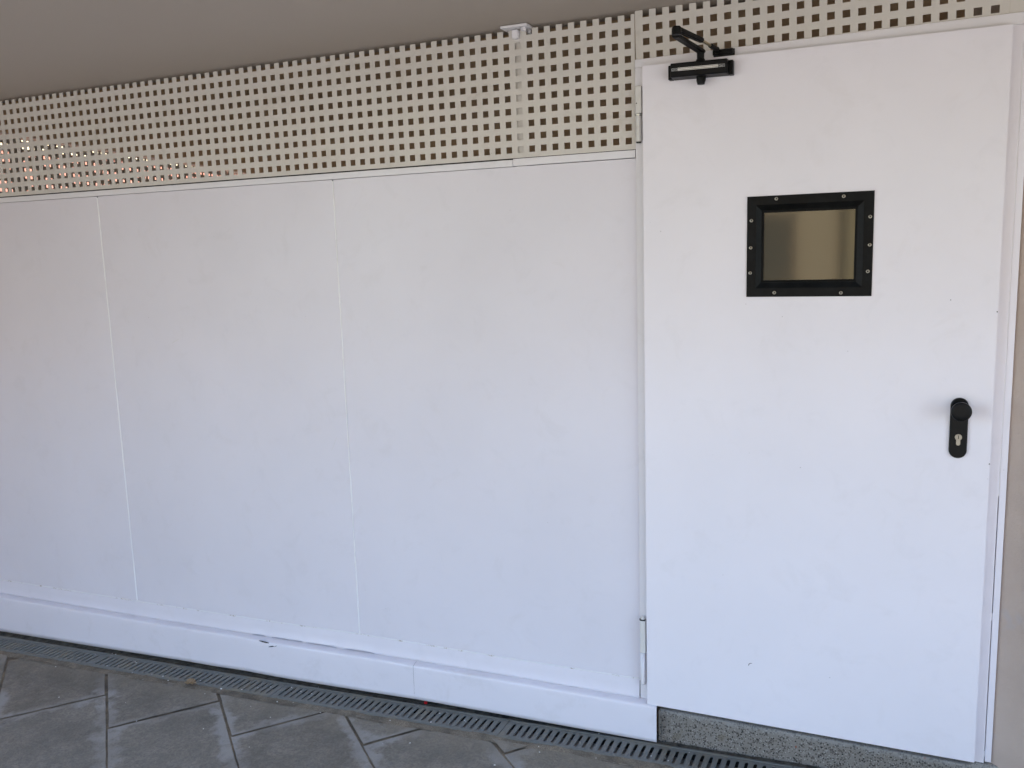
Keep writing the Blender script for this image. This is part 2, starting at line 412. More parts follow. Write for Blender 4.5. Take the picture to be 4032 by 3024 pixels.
# ------------------------------------------------------------------ drain
ch = thing('drain_channel', 'dark concrete channel sunk below the slotted drain gratings', 'drain', (-1.4, GC(-1.4), fz(-1.4)))
for nm, ya, yb, za, zb in (('channel_wall', -GW + .002, -GW + .012, -.10, -.009), ('channel_wall', GW - .012, GW - .002, -.10, -.009), ('channel_floor', -GW + .012, GW - .012, -.11, -.10)):
    bm = bmesh.new(); vv = []
    for x in (-4.35, 1.98):
        for y, z in ((ya, za), (yb, za), (yb, zb), (ya, zb)): vv.append(bm.verts.new((x, GC(x) + y, fz(x) + z)))
    for f in ((0, 1, 2, 3), (7, 6, 5, 4), (0, 4, 5, 1), (1, 5, 6, 2), (2, 6, 7, 3), (3, 7, 4, 0)): bm.faces.new([vv[k] for k in f])
    obj(nm, bm, 'channel', ch)
names = ['grey slotted drain grating at the far left end of the row',
         'grey slotted drain grating crusted with brown dust, second from the left',
         'grey slotted drain grating touching the crumpled dry leaf',
         'grey slotted drain grating in front of the red scrap',
         'grey slotted drain grating under the right end of the white skirting',
         'grey slotted drain grating in front of the terrazzo doorstep, rightmost']
joints = [-4.305, -3.340, -2.375, -1.410, -.445, .520, 1.485]
P = .0275
for gi in range(6):
    xa, xb = joints[gi] + .0012, joints[gi + 1] - .0012
    nsl = int((xb - xa - .012) / P); off = (xb - xa - nsl * P) / 2
    us = [0.]
    for k in range(nsl):
        c = off + P * (k + .5); us += [c - .0056, c + .0056]
    us.append(xb - xa)
    vs_ = [-GW, -.0385, -.0345, .0345, .0385, GW]
    def place(u, v, d, xa=xa):
        x = xa + u; return (x, GC(x) + v, fz(x) + .0012 + .0006 * fn(x * 6, v * 30) - d)
    bm = lattice(us, vs_, lambda i, j: i % 2 == 1 and 1 <= j <= 3, place, .005)
    # round the slot ends: pull the end corners in
    for vt in bm.verts:
        u, y = vt.co.x - xa, vt.co.y - GC(vt.co.x)
        if abs(abs(y) - .0385) < .0005 and 0.001 < u < xb - xa - .001:
            k = round((u - off) / P - .5); c = off + P * (k + .5); vt.co.x = xa + c + (u - c) * .45
    gr = thing('drain_grate', names[gi], 'drain grate', ((xa + xb) / 2, GC((xa + xb) / 2), fz((xa + xb) / 2)), 'drain gratings along the foot of the wall')
    obj('slotted_plate', bm, 'grate', gr)
    for sgn in (-1, 1):                      # raised rim along both edges
        bm = bmesh.new(); vv = []
        for x in (xa, xb):
            for y, z in ((0, 0), (.007, 0), (.007, .0035), (0, .0035)): vv.append(bm.verts.new((x, GC(x) + sgn * (GW - .0072) - (.0035 if sgn > 0 else .0035) + y, fz(x) + .0005 + z * .7)))
        for f in ((0, 1, 2, 3), (7, 6, 5, 4), (0, 4, 5, 1), (1, 5, 6, 2), (2, 6, 7, 3), (3, 7, 4, 0)): bm.faces.new([vv[k] for k in f])
        bmesh.ops.recalc_face_normals(bm, faces=bm.faces); obj('rim', bm, 'grate', gr)

# ------------------------------------------------------------------ building shell
def slab(x0, x1, y0, y1, z0, z1): return box(x0, x1, y0, y1, z0, z1)
bm = bmesh.new()
poly = [(-9.5, -3.5), (4.6, -2.2), (4.6, 4.5), (-4.55, 4.5), (-3.62, .06), (-9.5, .06)]  # outer edge out of view, long and deep at the left to darken that side
lo = [bm.verts.new((x, y, SOFFIT)) for x, y in poly]; hi = [bm.verts.new((x, y, 2.95)) for x, y in poly]
bm.faces.new(lo); bm.faces.new(hi)
for k in range(len(poly)): bm.faces.new((lo[k], lo[(k + 1) % len(poly)], hi[(k + 1) % len(poly)], hi[k]))
bmesh.ops.recalc_face_normals(bm, faces=bm.faces)
tag(obj('soffit', bm, 'soffit'), kind='structure')

def wall_line(name, label, a, b, z0, z1, th, mat, cat='wall'):
    a, b = Vector(a), Vector(b); d = (b - a).normalized(); n = Vector((d.y, -d.x)) * th
    bm = bmesh.new(); q = [a, b, b - n, a - n]; N = 24
    lo = [bm.verts.new((p.x, p.y, z0)) for p in q]; hi = [bm.verts.new((p.x, p.y, z1)) for p in q]
    bm.faces.new(lo); bm.faces.new(hi)
    for k in range(4): bm.faces.new((lo[k], lo[(k + 1) % 4], hi[(k + 1) % 4], hi[k]))
    bmesh.ops.recalc_face_normals(bm, faces=bm.faces)
    return tag(obj(name, bm, mat), label, cat)
SD = Vector((.817, -.576))
s0 = Vector((1.093, .236)) - SD * .05
wall_line('stucco_wall', 'beige rough stucco wall angled beside the right door jamb', s0, s0 + SD * 1.5, .02, SOFFIT - .004, -.20, 'stucco')
wall_line('back_wall', 'plastered brown back wall of the dim room, low opening added to let light in', (1.3, 4.2), (-4.6, 4.2), .50, SOFFIT - .004, .15, 'inside')  # unseen; the low opening beneath is added to light the dim room
wall_line('end_wall', 'plastered brown wall closing the dim room behind the door side', (1.16, .30), (1.16, 4.19), -.1, SOFFIT - .004, -.12, 'inside')
wall_line('light_block_wall', 'added beige stucco wall out of view, shading the far left end', (-4.40, .05), (-4.40, -3.5), -.3, SOFFIT - .004, .25, 'stucco')  # unseen wall added to block light coming from the left
SA, SB = Vector((-3.50, .02)), Vector((-4.40, 4.18))
wall_line('side_wall', 'low plastered wall under the second perforated screen', SB, SA, -.2, 1.93, .10, 'inside')

bm = bmesh.new()
v = [bm.verts.new((x, y, SOFFIT - .004)) for x, y in ((-3.44, .06), (-4.38, 4.19), (1.15, 4.19), (1.15, .06))]
bm.faces.new(v)
tag(obj('room_ceiling', bm, 'ceiling_inside'), kind='structure')
# ------------------------------------------------------------------ perforated screens
HP, HH = .040, .010
def holes(c0, c1, first, n, half=HH):
    b = [c0]
    for k in range(n): b += [first + HP * k - half, first + HP * k + half]
    b.append(c1); return b
scr = thing('perforated_screen', 'long white metal screen of square holes above the wall panels', 'screen', (-1.7, 0, 1.94))
us = holes(-3.498, .0215, -3.48, 88); zs = holes(1.9390, 2.3335, 1.965, 10)[:-1]; zs[-1] = 2.3335
bm = lattice(us, zs, lambda i, j: i % 2 == 1 and j % 2 == 1, lambda u, v, d: (u, .0008 * fn(u * 1.1, v * 2) + d, v), .002)
obj('perforated_sheet', bm, 'screen', scr)
obj('gap_shade_strip', box(-3.49, .019, .004, .022, 1.916, 1.9465), 'dark_gap', scr)  # dark strip added so the gap below the sheet reads as shade

tr = thing('perforated_screen', 'short white perforated metal screen above the door head', 'screen', (.5, 0, 2.2))
ROTT = .0140; cR, sR = math.cos(ROTT), math.sin(ROTT)
us = holes(-.0330, .9552, 0., 24); vs_ = holes(-.030, .1325, 0., 4)[:-1]; vs_[-1] = .134
bm = lattice(us, vs_, lambda i, j: i % 2 == 1 and j % 2 == 1, lambda u, v, d: (.0572 + u * 1.0035 * cR - v * sR, .0015 + d, min(2.3415, 2.2105 + u * sR + v * cR)), .002)
obj('perforated_sheet', bm, 'screen', tr)
obj('end_plate', box(1.0135, 1.066, .0005, .004, 2.205, 2.340, .0008, 1), 'screen', tr)

s2 = thing('perforated_screen', 'second perforated screen at the far side of the room, sunlight showing behind it', 'screen', (SA.x, SA.y, 1.94))
sd = (SB - SA).normalized(); Ln = (SB - SA).length
us = holes(0, Ln, .03, int((Ln - .04) / HP), .0085); vs_ = holes(1.935, 2.338, 1.965, 10, .0085)[:-1]; vs_[-1] = 2.333
bm = lattice(us, vs_, lambda i, j: i % 2 == 1 and j % 2 == 1, lambda u, v, d: (SA.x + sd.x * u - d, SA.y + sd.y * u, v), .002)
obj('perforated_sheet', bm, 'screen', s2)

# post behind the screen with its plate under the soffit
po = thing('steel_post', 'white steel post behind the perforated screen with a plate under the soffit', 'post', (-.36, .02, 0))
obj('shaft', box(-.3775, -.3435, .0085, .0385, .25, 2.322, .002, 1), 'screen', po)
obj('stub', box(-.373, -.352, -.016, .030, 2.305, 2.332, .002, 1), 'trim', po)
pl = obj('top_plate', box(-.402, -.312, -.040, .040, 2.3335, 2.3415, .0015, 1), 'trim', po)
obj('bolt', cyl((-.328, -.024, 2.333), (-.328, -.024, 2.322), .008, seg=6), 'trim', pl)
obj('bolt', cyl((-.328, .022, 2.333), (-.328, .022, 2.322), .008, seg=6), 'trim', pl)

# ------------------------------------------------------------------ clad partition wall
wall = thing('partition_wall', 'white metal panelled partition wall between the screen and the skirting', 'wall', (-1.7, 0, 0))
PB = [(-3.6, .152), (-3.05, .159), (-2.24, .168), (-1.5, .181), (-1.09, .191), (-.5, .1945), (.022, .2005)]
SBT = [(-3.6, .095), (-3.1, .101), (-2.44, .109), (-1.58, .124), (-.84, .1375), (.022, .1405)]
FO = [(-3.6, .087), (-3.07, .094), (-2.2, .1045), (-1.2, .122), (-.857, .1275), (-.35, .1335), (.09, .1365)]
SKB = [(-3.6, -.088), (-3.1, -.078), (-2.4, -.055), (-1.95, -.038), (-1.75, -.0345), (-1.62, -.0285), (-1.21, -.019), (-.833, -.004), (-.443, .003), (.088, .0115)]
JX = [-3.495, -3.39, -2.238, -1.090, .0205]
for a, b in zip(JX, JX[1:]):
    a2, b2 = a + .0030, (b - .0030 if b < 0 else b + .0018); N = 24; MZ = 30
    bm = bmesh.new(); grid = []
    for i in range(N + 1):
        x = a2 + (b2 - a2) * i / N; zb = lerp(PB, x)
        grid.append([bm.verts.new((x, .0009 * fn(x * 1.7 + 3, z * 1.5, a) + (.0014 if i in (0, N) else 0), z)) for z in [zb + (1.9115 - zb) * (j / MZ) for j in range(MZ + 1)]])
    for i in range(N):
        for j in range(MZ): bm.faces.new((grid[i][j], grid[i + 1][j], grid[i + 1][j + 1], grid[i][j + 1]))
    ed = [e for e in bm.edges if e.is_boundary]
    ex = bmesh.ops.extrude_edge_only(bm, edges=ed)
    for vv in ex['geom']:
        if isinstance(vv, bmesh.types.BMVert): vv.co.y = .035
    bmesh.ops.recalc_face_normals(bm, faces=bm.faces)
    for f in bm.faces: f.smooth = abs(f.normal.y) > .5
    bmesh.ops.split_edges(bm, edges=[e for e in bm.edges if e.calc_face_angle(0) > .8])
    obj('panel', bm, 'panel', wall)
for x in JX[1:-1]:                           # rounded bead of filler in each upright joint
    bm = bmesh.new(); rows = []; zb = lerp(PB, x) + .001
    for k in range(60):
        z = zb + (1.906 - zb) * k / 59
        r = .0028 * (1 + .25 * fn(z * 7, x)); dx = .0007 * fn(z * 2.2, x * 3)
        rows.append([bm.verts.new((x + dx + r * math.cos(a), .0012 - r * math.sin(a) * .9, z)) for a in [math.pi * (1 - s / 6) for s in range(7)]])
    for p, q in zip(rows, rows[1:]):
        for j in range(6): bm.faces.new((p[j], p[j + 1], q[j + 1], q[j]))
    obj('joint_bead', bm, 'bead', wall, True)
obj('backing_board', box(-3.49, .018, .036, .05, .0, 1.916), 'dark_gap', wall)
obj('top_trim', box(-3.495, -.3885, -.0012, .03, 1.9132, 1.9345, .001, 1), 'trim', wall)
obj('top_trim', box(-.3872, .0205, -.0018, .03, 1.9138, 1.9370, .001, 1), 'trim', wall)

def sweep(xs, prof, mat, name, parent, smooth=True):
    """prof(x) gives the cross-section (y, z) points from back to front"""
    bm = bmesh.new(); rows = [[bm.verts.new((x, y, z)) for y, z in prof(x)] for x in xs]; n = len(rows[0])
    for a, b in zip(rows, rows[1:]):
        for j in range(n - 1): bm.faces.new((a[j], a[j + 1], b[j + 1], b[j]))
    bmesh.ops.recalc_face_normals(bm, faces=bm.faces)
    o = obj(name, bm, mat, parent, smooth)
    return o
xr = lambda a, b, s: [a + (b - a) * k / max(1, round((b - a) / s)) for k in range(round((b - a) / s) + 1)]
def gap(x):                                  # the flashing lifts off the ledge in places
    g_ = max(0, fn(x * 5.3, 2.2) - .30) * .004 - .0008
    if -1.60 < x < -1.02: g_ = .0042
    if fn(x * 16, 8.8) > .33: g_ = -.001
    return g_
def flash(x):
    zt, zb = lerp(PB, x) + .004 + .0006 * fn(x * 9), lerp(FO, x) + .0050
    w_ = .0012 * fn(x * 1.9, 5)
    return [(.0015, zt + .0010), (-.0020, zt + .0008), (-.0026, zt - .0008), (-.0040 + w_, zt * .62 + zb * .38), (-.0075 + w_, zt * .15 + zb * .85), (-.0105 + w_, zb + gap(x)), (-.0080 + w_, zb + gap(x) + .0004)]
sweep(xr(-3.495, .0205, .006), flash, 'panel', 'flashing', wall)
# old sealant along the top of the flashing
def seal(x):
    zt = lerp(PB, x) + .0050; h = .0028 + .0020 * fn(x * 33, 1) + .0016 * fn(x * 90, 3); p = .0026 + .0014 * fn(x * 41, 9)
    return [(.001, zt + h + .001), (-.0008 - p * .3, zt + h * .8), (-.001 - p * .6, zt + h * .2), (-.001 - p * .5, zt - .0015 - .001 * fn(x * 60, 5)), (-.0005, zt - .003)]
sweep(xr(-3.495, .019, .005), seal, 'old_sealant', 'sealant_bead', wall)

# folded skirting, two lengths
def skirt(x):
    zf, zb = lerp(FO, x), lerp(SKB, x)
    dent = .0035 * math.exp(-((x + 1.70) / .10) ** 2) - .003 * math.exp(-((x + 1.42) / .16) ** 2)
    wv = .0016 * fn(x * 1.4, 7) + dent
    sag = .0012 * fn(x * 3.1, 2)
    pts = [(.004, zf + .0068), (-.009, zf + .0058), (-.030 + wv, zf + .0022 + sag * .4), (-.0362 + wv, zf + .0002), (-.0393 + wv, zf - .0030), (-.0402 + wv, zf - .0075)]
    for k in range(1, 9):
        s = k / 8; pts.append((-.0402 + wv * (1 - .2 * s) + .0012 * fn(x * 2.2, s * 2.4, 3) * s, zf - .0075 + (zb - zf + .0075) * s))
    y, z = pts[-1]; pts += [(y + .0014, z), (y + .0014, z + .02)]
    return pts
sk = thing('skirting', 'white folded metal skirting along the foot of the panelled wall', 'skirting', (-1.7, -.02, 0))
sweep(xr(-3.495, -.8345, .02), skirt, 'skirting', 'skirting_length', sk)
sweep(xr(-.8337, .0862, .02), skirt, 'skirting', 'skirting_length', sk)
bm = bmesh.new()                             # closed right end
ep = [(y, z) for y, z in skirt(.0862)[1:14]]
front = [bm.verts.new((.0864, y, z)) for y, z in ep]; back = [bm.verts.new((.0864, min(-.0385 + .001, y + .0014) if y < -.037 else y, z - (0 if y < -.037 else .0014))) for y, z in ep]
for k in range(len(ep) - 1): bm.faces.new((front[k], front[k + 1], back[k + 1], back[k]))
obj('cut_end', bm, 'skirting', sk)
def mark(name, pts, y, r, mat, parent):      # thin scrape or chip lying on a surface
    bm = bmesh.new(); L_, R_ = [], []
    for k, (x, z) in enumerate(pts):
        a = Vector(pts[max(0, k - 1)]); b = Vector(pts[min(len(pts) - 1, k + 1)]); d = (b - a).normalized(); n_ = Vector((-d.y, d.x))
        w_ = r * (.25 + math.sin(math.pi * (k + .2) / (len(pts) - .6))) * (1 + .3 * fn(x * 300, z * 300))
        L_.append(bm.verts.new((x + n_.x * w_, y, z + n_.y * w_))); R_.append(bm.verts.new((x - n_.x * w_, y, z - n_.y * w_)))
    for k in range(len(pts) - 1): bm.faces.new((L_[k], L_[k + 1], R_[k + 1], R_[k]))
    return obj(name, bm, mat, parent)
sy = lambda x: -.0402 + .0016 * fn(x * 1.4, 7) + .0035 * math.exp(-((x + 1.70) / .10) ** 2) - .003 * math.exp(-((x + 1.42) / .16) ** 2) - .0012
mark('scrape_mark', [(-1.545, .1175), (-1.53, .1165), (-1.51, .1155), (-1.495, .115)], sy(-1.52), .0026, 'dark_gap', sk)
mark('scrape_mark', [(-1.498, .098), (-1.488, .101), (-1.478, .104), (-1.47, .105)], sy(-1.485), .0018, 'dark_gap', sk)
mark('scrape_mark', [(-1.470, .103), (-1.462, .107), (-1.455, .110)], sy(-1.46), .0008, 'dark_gap', sk)
mark('scratch', [(-1.903, 1.316), (-1.892, 1.321), (-1.88, 1.326), (-1.867, 1.331)], -.0016, .0007, 'hinge', wall)
mark('scratch', [(-1.167, .916), (-1.158, .93), (-1.148, .951), (-1.137, .972)], -.0016, .0006, 'hinge', wall)

# ------------------------------------------------------------------ doorstep
st = thing('doorstep', 'speckled grey terrazzo doorstep below the white door', 'step', (.7, .1, 0))
def top(x): return .1115 + .0120 * min(1, max(0, (x - 1.012) / .012))
def riser(x, s): return (x, -.0035 + .0012 * fn(x * 5, s * 3), fz(x) - .012 + s * (top(x) - fz(x) + .012))
bm = bmesh.new(); rows = []
for x in xr(.089, 1.80, .01):
    row = [bm.verts.new(riser(x, s / 6 * .96)) for s in range(7)]
    row += [bm.verts.new((x, -.0015, top(x) - .0013 + .0012 * fn(x * 8, 3))), bm.verts.new((x, .004, top(x) + .0008 * fn(x * 8, 5))), bm.verts.new((x, .30, top(x))), bm.verts.new((x, .34, top(x)))]
    rows.append(row)
for a, b in zip(rows, rows[1:]):
    for j in range(len(a) - 1): bm.faces.new((a[j], b[j], b[j + 1], a[j + 1]))
bmesh.ops.recalc_face_normals(bm, faces=bm.faces)
obj('terrazzo_face', bm, 'terrazzo', st, True)
obj('end_mortar', prism([(.0866, .004), (.0960, .006), (.0945, .05), (.0965, .09), (.0945, .109), (.0866, .110)], -.0105, .02), 'terrazzo', st)

# ------------------------------------------------------------------ door frame
fr = thing('door_frame', 'white steel door frame around the plain white door', 'door frame', (.54, 0, .13))
obj('jamb', box(.0232, .0560, -.0060, .06, .1425, 2.1760, .0012, 2), 'trim', fr)
bm = prism([(.0232, 2.1762), (1.0660, 2.1780), (1.0660, 2.2075), (.0232, 2.2005)], -.0062, .06)
bmesh.ops.bevel(bm, geom=list(bm.edges), offset=.001, segments=1, affect='EDGES')
obj('head', bm, 'trim', fr)
j2 = obj('jamb', box(1.0125, 1.0472, -.0036, .06, .1262, 2.1776, .001, 2), 'door', fr)
obj('outer_strip', box(1.0494, 1.0660, -.0010, .06, .1300, 2.1776, .001, 2), 'door', fr)
for za, zb in ((.1440, .1620), (.5630, .5840), (.9280, 2.176)): obj('slit_filler', box(1.0465, 1.0500, .0004, .02, za, zb), 'bead', fr)
obj('slit_back', box(1.0474, 1.0492, .02, .05, .13, .93), 'dark_gap', fr)

# ------------------------------------------------------------------ door
LY = -.036
door = thing('metal_door', 'plain white metal door with a small black framed window and knob', 'door', (.535, LY, .14))
leaf = bmesh.new(); nb_ = bmesh.new()
# leaf as four strips round the window opening, front face gently uneven
xsL = [.0535, .20, .36, .4145, .50, .58, .6565, .80, .92, 1.0205]; zsL = [.1395, .35, .60, .90, 1.20, 1.5365, 1.63, 1.7275, 1.95, 2.1745]
leaf = lattice(xsL, zsL, lambda i, j: 3 <= i <= 5 and 5 <= j <= 6, lambda u, v, d: (u, LY + .0004 * fn(u * 3, v * 2.2) + d, v), .046)
be = [e for e in leaf.edges if abs(e.calc_face_angle(0)) > 1.2]
bmesh.ops.bevel(leaf, geom=be, offset=.0016, segments=2, affect='EDGES')
leafo = obj('leaf', leaf, 'door', door)
# window: flange, raised bevel, lip, pane and screws
def ring_loft(rects):
    bm = bmesh.new(); rings = []
    for (x0, x1, z0, z1, y) in rects: rings.append([bm.verts.new(p) for p in ((x0, y, z0), (x1, y, z0), (x1, y, z1), (x0, y, z1))])
    for a, b in zip(rings, rings[1:]):
        for k in range(4): bm.faces.new((a[k], a[(k + 1) % 4], b[(k + 1) % 4], b[k]))
    bmesh.ops.recalc_face_normals(bm, faces=bm.faces); return bm
wx0, wx1, wz0, wz1 = .3635, .7055, 1.4870, 1.7765
rr = lambda d, y: (wx0 + d, wx1 - d, wz0 + d, wz1 - d, LY + y)
wf = obj('window_frame', ring_loft([rr(0, 0), rr(0, -.0032), rr(.0008, -.0040), rr(.0255, -.0046), rr(.0262, -.0052), rr(.0410, -.0112), rr(.0432, -.0114), rr(.0445, -.0100), rr(.0445, -.0060), rr(.0480, -.0056), rr(.0480, .006), rr(.052, .006), rr(.052, .03)]), 'black_frame', door)
obj('pane', box(wx0 + .0482, wx1 - .0482, LY - .0015, LY + .003, wz0 + .0482, wz1 - .0482), 'pane', wf)
for x, z in ((.445, 1.767), (.626, 1.765), (.696, 1.706), (.697, 1.629), (.694, 1.556), (.625, 1.497), (.443, 1.499), (.374, 1.557), (.375, 1.63), (.376, 1.708)):
    bm = lathe([(.0050, 0), (.0050, .0012), (.0040, .0022), (.0022, .0026), (.0021, .0012)], (x, LY - .0040, z), seg=18)
    for f in bm.faces:
        c_ = f.calc_center_median()
        if math.hypot(c_.x - x, c_.z - z) < .0021: f.material_index = 1
    obj('screw', bm, ['nickel', 'black_plastic'], wf)
# knob plate
px, pz0, pz1, pr = .9385, 1.0385, 1.2075, .0225
def stadium(r, n=20):
    p = [(px + r * math.cos(a), pz1 - pr + r * math.sin(a)) for a in [math.pi * k / n for k in range(n + 1)]]
    return p + [(px + r * math.cos(a), pz0 + pr + r * math.sin(a)) for a in [math.pi + math.pi * k / n for k in range(n + 1)]]
bm = bmesh.new(); rings = [[bm.verts.new((x, LY - y, z)) for x, z in stadium(r)] for r, y in ((.0225, 0), (.0225, .0060), (.0215, .0082), (.0195, .0092))]
for a, b in zip(rings, rings[1:]):
    n = len(a)
    for k in range(n): bm.faces.new((a[k], a[(k + 1) % n], b[(k + 1) % n], b[k]))
bm.faces.new(rings[-1]); bmesh.ops.recalc_face_normals(bm, faces=bm.faces)
plate = obj('knob_plate', bm, 'black_plastic', door)
obj('knob', lathe([(.0165, 0), (.0165, .010), (.0125, .014), (.0115, .026), (.0150, .034), (.0215, .040), (.0254, .045), (.0258, .051), (.0248, .0555), (.0215, .0572), (.0120, .0576), (.004, .0576)], (px + .0012, LY - .009, 1.1785)), 'black_plastic', plate, True)
cp = [(px + .0088 * math.cos(a), 1.0985 + .0088 * math.sin(a)) for a in [math.radians(-56 + 292 * k / 24) for k in range(25)]] + \
     [(px + .0052 * math.cos(a), 1.0805 + .0048 * math.sin(a)) for a in [math.pi + math.pi * k / 8 for k in range(9)]]
lock = obj('lock_cylinder', prism(cp, LY - .0125, LY - .004), 'nickel', plate)
bm = lathe([(.0064, 0), (.0064, .0006), (.0058, .0010)], (px, LY - .0125, 1.0990), seg=24); obj('lock_plug', bm, 'nickel', plate)
obj('keyhole', box(px - .0010, px + .0011, LY - .01385, LY - .0134, 1.0945, 1.1040), 'dark_gap', plate)
# hinges
def hinge(zt, zs, zb, top):
    h = obj('hinge', box(.0295, .0485, -.030, -.0065, zs, zt, .0022, 2), 'hinge', door)
    if top:
        obj('hinge_ring', cyl((.0362, -.0195, zs - .0065), (.0362, -.0195, zs - .0012), .0105), 'steel', h, False)
        obj('knuckle', cyl((.0362, -.0190, zb), (.0362, -.0190, zs - .007), .0090, seg=24), 'hinge', h, False)
        obj('pin_end', cyl((.0362, -.0190, zb - .004), (.0362, -.0190, zb), .0070, .0085), 'dark_gap', h)
        obj('screw_hole', cyl((.0335, -.0303, 2.0695), (.0335, -.0298, 2.0695), .0018, seg=12), 'dark_gap', h)
    else:
        obj('pin_head', lathe([(.0085, 0), (.0090, .003), (.0050, .011), (.001, .013)], (.0375, -.019, zt), (0, 0, 1), 20), 'hinge', h, True)
        obj('pin_collar', cyl((.0365, -.0205, zt + .0002), (.0365, -.0205, zt + .004), .0102), 'dark_gap', h)
        obj('knuckle', lathe([(.0090, 0), (.0090, .108), (.0072, .1125), (.003, .115)], (.0362, -.0190, zs - .0015), (0, 0, -1), 24), 'trim', h, True)
hinge(2.1200, 2.0405, 1.9580, True)
hinge(.4260, .3140, .2000, False)
mark('scratch', [(.381, .331), (.382, .336), (.386, .340), (.392, .341)], LY - .0008, .0011, 'chip', door)
for x, z, r in ((1.0175, 1.443, .0022), (1.0180, 1.026, .0022), (.525, .981, .0012), (.466, 1.429, .0010), (.362, 1.466, .0010), (.905, 1.475, .0016), (.30, .62, .0009)):
    bm = bmesh.new(); vv = [bm.verts.new((x + r * .8 * math.cos(a), LY - .0008, z + r * math.sin(a))) for a in [2 * math.pi * k / 8 for k in range(8)]]; bm.faces.new(vv[::-1]); obj('paint_chip', bm, 'chip', door)

# ------------------------------------------------------------------ door closer
dc = thing('door_closer', 'black overhead door closer with a folded arm at the door top', 'door closer', (.23, LY, 2.12))
zc0, zc1 = 2.1215, 2.1610
bm = bmesh.new()
for x in (.1505, .3100):                     # long body with a chamfered lower front
    pass
prof = [(-.037, zc0 - .0005), (-.083, zc0 + .0005), (-.0860, zc0 + .003), (-.0865, zc1 - .004), (-.0835, zc1), (-.037, zc1 + .0005)]
sl_ = -.0025 / .16                           # the body hangs a touch out of level
rows = []
for x in (.1495, .1515, .3090, .3110):
    k = .96 if x in (.1495, .3110) else 1.
    rows.append([bm.verts.new((x, -.037 + (y + .037) * k, (zc0 + zc1) / 2 + (z - (zc0 + zc1) / 2) * k + sl_ * (x - .23))) for y, z in prof])
for a, b in zip(rows, rows[1:]):
    for j in range(6): bm.faces.new((a[j], a[(j + 1) % 6], b[(j + 1) % 6], b[j]))
bm.faces.new(rows[0]); bm.faces.new(rows[-1]); bmesh.ops.recalc_face_normals(bm, faces=bm.faces)
body = obj('body', bm, 'black', dc)
for xa, xb in ((.1375, .1500), (.3105, .3235)):
    e_ = obj('end_bracket', box(xa, xb, -.062, -.0365, zc0 - .0015 + sl_ * (xa - .23), zc1 - .001 + sl_ * (xa - .23), .002, 2), 'black', dc)
    for z in (zc0 + .009, zc1 - .009): obj('bracket_screw', cyl(((xa + xb) / 2, -.0622, z), ((xa + xb) / 2, -.0635, z), .0034, seg=14), 'black_plastic', e_)
zs_ = lambda x: 2.1432 + sl_ * (x - .23) - .0007
def strip(x0, x1, dz, h, y, mat, name):
    o = obj(name, prism([(x0, zs_(x0) + dz - h), (x1, zs_(x1) + dz - h), (x1, zs_(x1) + dz + h), (x0, zs_(x0) + dz + h)], y, -.0862), mat, body)
for dz, h in ((.0033, .0007), (0, .0014), (-.0033, .0007)): strip(.1710, .2870, dz, h, -.0872, 'aluminium', 'light_strip')
for xa, xb in ((.1535, .1690), (.2890, .3050)):
    bm = None
    for (x0, x1, dz, h) in ((xa, xb, .0033, .0003), (xa, xb, -.0033, .0003), (xa, xa + .0006, 0, .0033), (xb - .0006, xb, 0, .0033)):
        bm = join(bm, prism([(x0, zs_(x0) + dz - h), (x1, zs_(x1) + dz - h), (x1, zs_(x1) + dz + h), (x0, zs_(x0) + dz + h)], -.0870, -.0862))
    obj('badge_outline', bm, 'print', body)
    cu = bpy.data.curves.new('badge_text', 'FONT'); cu.body = 'Justor'; cu.size = .0058; cu.align_x = 'CENTER'; cu.align_y = 'CENTER'; cu.extrude = .0001
    tmp = bpy.data.objects.new('tmp_text', cu); C.objects.link(tmp)
    bpy.context.view_layer.update()
    me = bpy.data.meshes.new_from_object(tmp.evaluated_get(bpy.context.evaluated_depsgraph_get()))
    bpy.data.objects.remove(tmp); bpy.data.curves.remove(cu)
    me.transform(Matrix.Translation(((xa + xb) / 2, -.0870, zs_((xa + xb) / 2))) @ Matrix.Rotation(math.pi / 2, 4, 'X') @ Matrix.Diagonal((.78, 1, 1, 1)))
    me.materials.clear(); me.materials.append(MAT['print'])
    to = bpy.data.objects.new('badge_text', me); C.objects.link(to); to.parent = body
obj('pinion_cap', lathe([(.0130, 0), (.0135, .004), (.0135, .012), (.0112, .019), (.0105, .0225), (.006, .0235)], (.2335, -.062, zc0 + .0005), (0, 0, -1), 12), 'black_plastic', dc)
obj('spindle', lathe([(.0135, 0), (.0130, .006), (.0105, .010), (.0108, .030), (.006, .0315)], (.2320, -.062, zc1), (0, 0, 1), 16), 'black_plastic', dc)
def bar(p0, p1, w0, w1, h0, h1, bev=.002):
    p0, p1 = Vector(p0), Vector(p1); d = (p1 - p0).normalized(); s = d.cross(Vector((0, 0, 1))).normalized(); u_ = s.cross(d)
    bm = bmesh.new(); rr_ = []
    for p, w_, h in ((p0, w0, h0), (p1, w1, h1)): rr_.append([bm.verts.new(p + s * a * w_ + u_ * b * h) for a, b in ((-1, -1), (1, -1), (1, 1), (-1, 1))])
    for k in range(4): bm.faces.new((rr_[0][k], rr_[0][(k + 1) % 4], rr_[1][(k + 1) % 4], rr_[1][k]))
    bm.faces.new(rr_[0]); bm.faces.new(rr_[1]); bmesh.ops.recalc_face_normals(bm, faces=bm.faces)
    bmesh.ops.bevel(bm, geom=list(bm.edges), offset=bev, segments=2, affect='EDGES'); return bm
ZA = 2.191
E1 = Vector((.2115, -.290, ZA)); E2 = Vector((.2165, -.300, ZA + .014))
am = obj('main_arm', bar((.2335, -.052, ZA), E1, .0115, .0100, .0048, .0048), 'black', dc)
